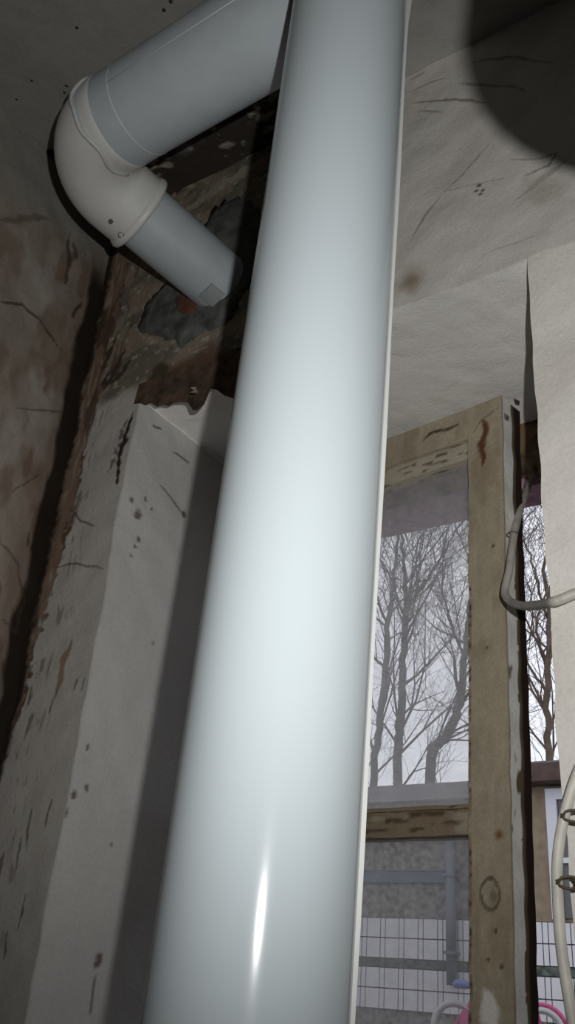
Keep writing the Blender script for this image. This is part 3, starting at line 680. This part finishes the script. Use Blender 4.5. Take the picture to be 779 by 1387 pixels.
# tiles: wide and narrow, two rows each side of a green band
rows = ((0.444, 0.577), (0.310, 0.444), (0.118, 0.250), (-0.014, 0.118))
box('grout_bed', (-4.35, -1.3, FY - 0.004, FY + 0.01, -0.014, 0.577), M['grout'], house)
gb = box('green_band', (-4.35, -1.3, FY - 0.009, FY + 0.005, 0.254, 0.306), M['green'], house); gb['label'] = 'green mosaic band'
def tile_mesh(nm, w, h):
    bm = bmesh.new(); V, Fc = box_data(0, w, -0.012, 0.004, 0, h); vv = [bm.verts.new(v) for v in V]
    for f in Fc: bm.faces.new([vv[i] for i in f])
    bmesh.ops.recalc_face_normals(bm, faces=bm.faces); me = bpy.data.meshes.new(nm); bm.to_mesh(me); bm.free(); me.materials.append(M['tile']); return me
per = 0.1515; x0 = -4.33; tm = {}
for z0, z1 in rows:
    for i in range(20):
        for off, w in ((0.0, 0.1045), (0.1115, 0.033)):
            key = (w, round(z1 - z0, 4))
            if key not in tm: tm[key] = tile_mesh('tile', w, z1 - z0 - 0.008)
            t = bpy.data.objects.new('tile', tm[key]); col.objects.link(t); t.parent = house
            t.matrix_parent_inverse = Matrix.Translation(-Vector(house.location)); t.location = (x0 + i * per + off, FY, z0 + 0.003)
fa1 = box('fascia', (-8.0, -2.42, FY - 0.12, FY + 0.02, 1.38, 1.48), M['roofgrey'], house); fa1['label'] = 'grey roof edge'
box('roof', (-8.0, -2.42, FY - 0.12, FY + 2.8, 1.48, 1.50), M['roofgrey'], house)
fb = box('fascia', (-2.42, 1.2, FY - 0.16, FY + 0.02, 1.46, 1.585), M['fascia'], house, 0.01); fb['label'] = 'dark brown roof fascia'
box('roof', (-2.42, 1.2, FY - 0.16, FY + 2.8, 1.585, 1.60), M['roofgrey'], house)
bw = box('window', (-4.1, -2.87, FY - 0.02, FY + 0.03, 0.815, 0.895), M['bluepane'], house); bw['label'] = 'narrow blue-grey window strip'
box('window_ledge', (-4.12, -2.85, FY - 0.03, FY + 0.02, 0.897, 0.905), M['drain'], bw)
dx0, dx1 = -2.17, -1.49
dr = box('door', (dx0 + 0.07, dx1 - 0.07, FY - 0.015, FY + 0.02, 0.60, 1.36), M['dpane'], house); dr['label'] = 'dark glazed panel in a white frame'
for d in ((dx0, dx0 + 0.075, FY - 0.04, FY + 0.02, 0.59, 1.435), (dx1 - 0.075, dx1, FY - 0.04, FY + 0.02, 0.59, 1.435), (dx0 + 0.075, dx1 - 0.075, FY - 0.04, FY + 0.02, 1.36, 1.435), (dx0 + 0.075, dx1 - 0.075, FY - 0.04, FY + 0.02, 0.94, 0.975)):
    box('door_frame', d, M['dwhite'], dr)
dp = tube('drain_pipe', [(-2.885, FY - 0.06, 0.16), (-2.885, FY - 0.06, 1.10)], 0.036, M['drain'], house, 12); dp['label'] = 'grey drain pipe'
for z in (0.35, 0.85): box('pipe_clip', (-2.93, -2.84, FY - 0.1, FY, z, z + 0.02), M['drain'], dp)

# child's bicycle: wheels, frame, seat, handlebar
M['tyre'] = pmat('white_tyre', (0.55, 0.55, 0.53), 0.7); M['pink'] = pmat('pink_paint', (0.62, 0.10, 0.27), 0.4)
M['seat'] = pmat('blue_seat', (0.13, 0.20, 0.50), 0.5); M['chrome'] = pmat('bike_steel', (0.45, 0.45, 0.47), 0.35, metal=0.7)
bc = on_y(616, 1386, 5.85)
GZB = GZ; WR = 0.145
bike = empty('bicycle', (bc[0], bc[1], GZB)); tag(bike, "child's pink bicycle with blue saddle and white tyres against the tiled house", 'bicycle')
yaw = math.radians(30); bu = np.array([math.cos(yaw), math.sin(yaw), 0]); bs = np.array([-bu[1], bu[0], 0]); B0 = np.array([bc[0], bc[1], GZB + WR])
BP = lambda a, h, sdw=0.0: B0 + bu * a + up * h + bs * sdw
def ringp(c, r, n=28): return [c + r * (math.cos(2 * math.pi * i / n) * bu + math.sin(2 * math.pi * i / n) * up) for i in range(n + 1)]
for a in (0.0, 0.52):
    c = BP(a, 0); w = tube('wheel', ringp(c, WR - 0.017), 0.017, M['tyre'], bike, 8, False)
    tube('rim', ringp(c, WR - 0.036), 0.005, M['chrome'], w, 6, False); tube('hub', [c - bs * 0.04, c + bs * 0.04], 0.014, M['chrome'], w, 8)
    for i in range(10):
        t = 2 * math.pi * i / 10; tube('spoke', [c, c + (WR - 0.036) * (math.cos(t) * bu + math.sin(t) * up)], 0.0015, M['chrome'], w, 4)
V, Fc = [], []
for p in (((0, 0), (0.19, -0.01)), ((0, 0), (0.15, 0.20)), ((0.19, -0.01), (0.13, 0.20)), ((0.19, -0.01), (0.43, 0.22)), ((0.15, 0.18), (0.43, 0.25)), ((0.52, 0.0), (0.42, 0.36))):
    tube_data([BP(*p[0]), BP(*p[1])], 0.016, 8, True, V, Fc)
pydata('frame', V, Fc, M['pink'], bike, True)
cg = pydata('chain_guard', [BP(0.03, 0.07, -0.05), BP(0.20, 0.16, -0.05), BP(0.30, -0.05, -0.05), BP(0.02, -0.07, -0.05), BP(0.03, 0.07, -0.03), BP(0.20, 0.16, -0.03), BP(0.30, -0.05, -0.03), BP(0.02, -0.07, -0.03)], [(0, 1, 2, 3), (7, 6, 5, 4), (0, 4, 5, 1), (1, 5, 6, 2), (2, 6, 7, 3), (3, 7, 4, 0)], M['pink'], bike)
V, Fc = [], []
tube_data([BP(a, h) for a, h in ((-0.01, 0.235), (0.01, 0.235), (0.05, 0.23), (0.13, 0.22), (0.22, 0.225))], [0.01, 0.05, 0.052, 0.03, 0.015], 14, True, V, Fc)
for i, v in enumerate(V): V[i] = np.array([v[0], v[1], B0[2] + 0.23 + (v[2] - B0[2] - 0.23) * 0.5])
pydata('seat', V, Fc, M['seat'], bike, True)
tube('seat_post', [BP(0.14, 0.15), BP(0.10, 0.225)], 0.012, M['chrome'], bike, 8)
hb = tube('handlebar', catmull([BP(0.37, 0.40, -0.2), BP(0.40, 0.42, -0.1), BP(0.41, 0.38, 0), BP(0.40, 0.42, 0.1), BP(0.37, 0.40, 0.2)], 5), 0.010, M['chrome'], bike, 8)
for sgn in (-1, 1): tube('grip', [BP(0.385, 0.41, sgn * 0.14), BP(0.36, 0.395, sgn * 0.23)], 0.016, M['pink'], hb, 8)
tube('fender', [BP(0.52, 0) + (WR + 0.012) * (math.cos(t) * bu + math.sin(t) * up) for t in np.linspace(0.4, 2.0, 9)], 0.014, M['pink'], bike, 6)
tube('crank', [BP(0.19, -0.01, -0.07), BP(0.22, -0.08, -0.07)], 0.008, M['chrome'], bike, 6)

# ------------------------------------------------------------------ bare trees behind the house
def tree(name, label, limbs, depth, seed, mat, levels=4, dens=1.0, twig=0.9):
    """limbs: traced main limbs as (u, v, r) lists; each grows random boughs, branches and twigs in depth too"""
    rr = random.Random(seed); root = on_y(limbs[0][0][0], 1100, depth)
    base = np.array([root[0], depth, GZ]); t0 = empty(name, tuple(base)); tag(t0, label, 'tree', 'bare trees behind the house')
    TV, TF, BV, BF, WV, WF = [], [], [], [], [], []
    stack = []
    for li, L in enumerate(limbs):
        pts = [on_y(u, v, depth + 0.5 * math.sin(1.7 * i + li + seed) * (i / max(1, len(L) - 1))) for i, (u, v, r) in enumerate(L)]
        rad_ = [r * 0.47 for _, _, r in L]
        if li == 0:
            pts = [base] + pts; rad_ = [rad_[0] * 1.35] + rad_
        cp = catmull(pts, 6); rc = list(np.interp(np.linspace(0, len(rad_) - 1, len(cp)), range(len(rad_)), rad_))
        cp = [p + np.array([rr.uniform(-1, 1), rr.uniform(-1, 1), 0]) * 0.02 for p in cp]
        tube_data(cp, rc, 8, True, TV, TF)
        n = len(cp)
        for i in range(2, n):
            if cp[i][2] < 1.4: continue
            k = 1 if rr.random() < dens * (0.75 - 0.5 * i / n) else 0
            for _ in range(k): stack.append((cp[i], (cp[min(i + 1, n - 1)] - cp[i - 1]), min(rc[i] * rr.uniform(.3, .5), 0.018), rr.uniform(0.9, 2.0), 1))
        stack.append((cp[-1], cp[-1] - cp[-2], rc[-1], 1.6, 1))
    while stack:
        p, d, r, ln, lv = stack.pop(); d = d / (np.linalg.norm(d) + 1e-9)
        a = np.array([rr.gauss(0, 1) for _ in range(3)]); a -= d * (a @ d); a /= np.linalg.norm(a)
        sp = rr.uniform(0.45, 0.95); v = d * math.cos(sp) + a * math.sin(sp); v[2] += 0.25; v /= np.linalg.norm(v)
        m = 4 if lv < 3 else 3; path = [p]; rads = [r]; q = p.copy()
        for i in range(m):
            v = v + np.array([rr.gauss(0, .16), rr.gauss(0, .16), rr.gauss(0.05, .14)]); v /= np.linalg.norm(v)
            q = q + v * ln / m; path.append(q.copy()); rads.append(max(r * (1 - 0.75 * (i + 1) / m), 0.0022))
            if lv < levels:
                for _ in range(1 if rr.random() < (0.95 if lv < 2 else twig) else 0) : stack.append((q.copy(), v.copy(), max(rads[-1] * rr.uniform(.5, .8), 0.0024), ln * rr.uniform(.42, .68), lv + 1))
        if lv < 3: tube_data(path, rads, 5, False, BV, BF)
        else: tube_data(path, rads, 3, False, WV, WF)
    pydata('trunk', TV, TF, mat, t0, True); pydata('branches', BV, BF, mat, t0, True)
    o = pydata('twigs', WV, WF, mat, t0); o['kind'] = 'stuff'
    return t0
X7 = lambda x, y: (480 + x / 2.605, 600 + y / 2.605)
def lim(*p): return [(*X7(x, y), r) for x, y, r in p]
tree('bare_tree', 'bare grey tree with a straight trunk dividing high behind the house', [lim((150, 1172, .13), (160, 1000, .12), (170, 800, .105), (180, 600, .09), (172, 420, .05), (165, 270, .025)),
    lim((180, 600, .06), (230, 520, .05), (290, 430, .035), (360, 310, .02), (430, 200, .012)), lim((172, 700, .05), (215, 560, .035), (235, 400, .025), (250, 240, .015)),
    lim((165, 860, .04), (260, 780, .025), (340, 690, .018)), lim((178, 620, .045), (130, 480, .03), (60, 350, .02))], 10.5, 3, M['bark'])
tree('bare_tree', 'bare grey tree with a thick trunk leaning away from the pipe behind the house', [lim((270, 1172, .16), (330, 1030, .15), (370, 920, .125), (388, 760, .10), (405, 620, .085), (425, 480, .06), (450, 330, .04)),
    lim((388, 760, .05), (340, 640, .04), (310, 500, .03), (330, 300, .02)), lim((370, 920, .05), (440, 840, .045), (520, 760, .035), (620, 690, .025)), lim((420, 520, .04), (400, 400, .03), (350, 280, .02))], 11.5, 8, M['bark'])
tree('bare_tree', 'slender bare tree right beside the white pipe behind the house', [lim((70, 1172, .10), (95, 950, .09), (120, 650, .075), (145, 430, .05), (160, 250, .03)),
    lim((120, 650, .04), (70, 520, .03), (20, 380, .02)), lim((110, 800, .04), (30, 700, .03), (-60, 560, .02))], 9.8, 15, M['bark'])
tree('bare_tree', 'bare brown tree with tangled boughs seen through the open gap', [lim((690, 1172, .10), (680, 900, .085), (690, 650, .07), (670, 450, .05), (690, 250, .03)),
    lim((690, 650, .04), (640, 470, .03), (600, 330, .02)), lim((685, 800, .05), (640, 640, .035), (690, 500, .02)), lim((682, 880, .045), (610, 780, .03), (560, 640, .02))], 10.8, 21, M['bark2'], dens=1.2)

# ------------------------------------------------------------------ outside face of this house; added unseen eaves block high sky light
M['outer'] = pmat('outer_render', (0.33, 0.30, 0.26), 0.9, noise=10, amt=0.3)
V, Fc = [], []
for d in ((XL - 2, OX0, YO, YO + 0.03, GZ - 0.05, 1.25), (OX1, XR + 2, YO, YO + 0.03, GZ - 0.05, 1.25), (OX0, OX1, YO, YO + 0.03, OZ1, 1.25)):
    v, f = box_data(*d); b = len(V); V += v; Fc += [tuple(i + b for i in q) for q in f]
ow = pydata('wall_outer', V, Fc, M['outer']); tag(ow, 'rendered outside face of the wall around the window', kind='structure')
ev = box('trim_2', (XL - 2, XR + 2, YO, 2.15, 1.36, 1.40), M['fascia'], None); tag(ev, 'added unseen dark eaves blocking high sky light over the window', kind='structure')

# ------------------------------------------------------------------ added unseen pendant shape, keeps the flash off the upper right corner
M['enamel'] = pmat('dark_enamel', (0.02, 0.035, 0.028), 0.35); M['blocker_bulb'] = pmat('blocker_bulb_glass', (0.5, 0.5, 0.47), 0.2)
LX, LY, LZ = 0.029, 0.220, 0.343
blocker = empty('flash_blocker', (LX, LY, LZ)); tag(blocker, 'added unseen pendant shape blocking the flash from the upper right corner', 'blocker')
V, Fc = tube_data([(LX, LY, LZ + h) for h in (0, 0.002, 0.05, 0.078, 0.092, 0.10)], [0.073, 0.074, 0.071, 0.056, 0.03, 0.017], 40, False)
sh = pydata('blocker_shade', V, Fc, M['enamel'], blocker, True)
md = sh.modifiers.new('thick', 'SOLIDIFY'); md.thickness = 0.0015
tube('socket', [(LX, LY, LZ + h) for h in (0.045, 0.10, 0.13, 0.135)], [0.018, 0.018, 0.014, 0.006], M['black'], blocker, 20)  # part of the added pendant shape
tube('blocker_bulb', [(LX, LY, LZ + h) for h in (0.012, 0.015, 0.025, 0.04, 0.055)], [0.004, 0.013, 0.02, 0.018, 0.013], M['blocker_bulb'], blocker, 20)
tube('blocker_cord', [(LX, LY, LZ + 0.13), (LX, LY, ZC - 0.01)], 0.003, M['black'], blocker, 8)
tube('blocker_rose', [(LX, LY, ZC - 0.022), (LX, LY, ZC - 0.01), (LX, LY, ZC + 0.005)], [0.012, 0.03, 0.034], M['dwhite'], blocker, 20)
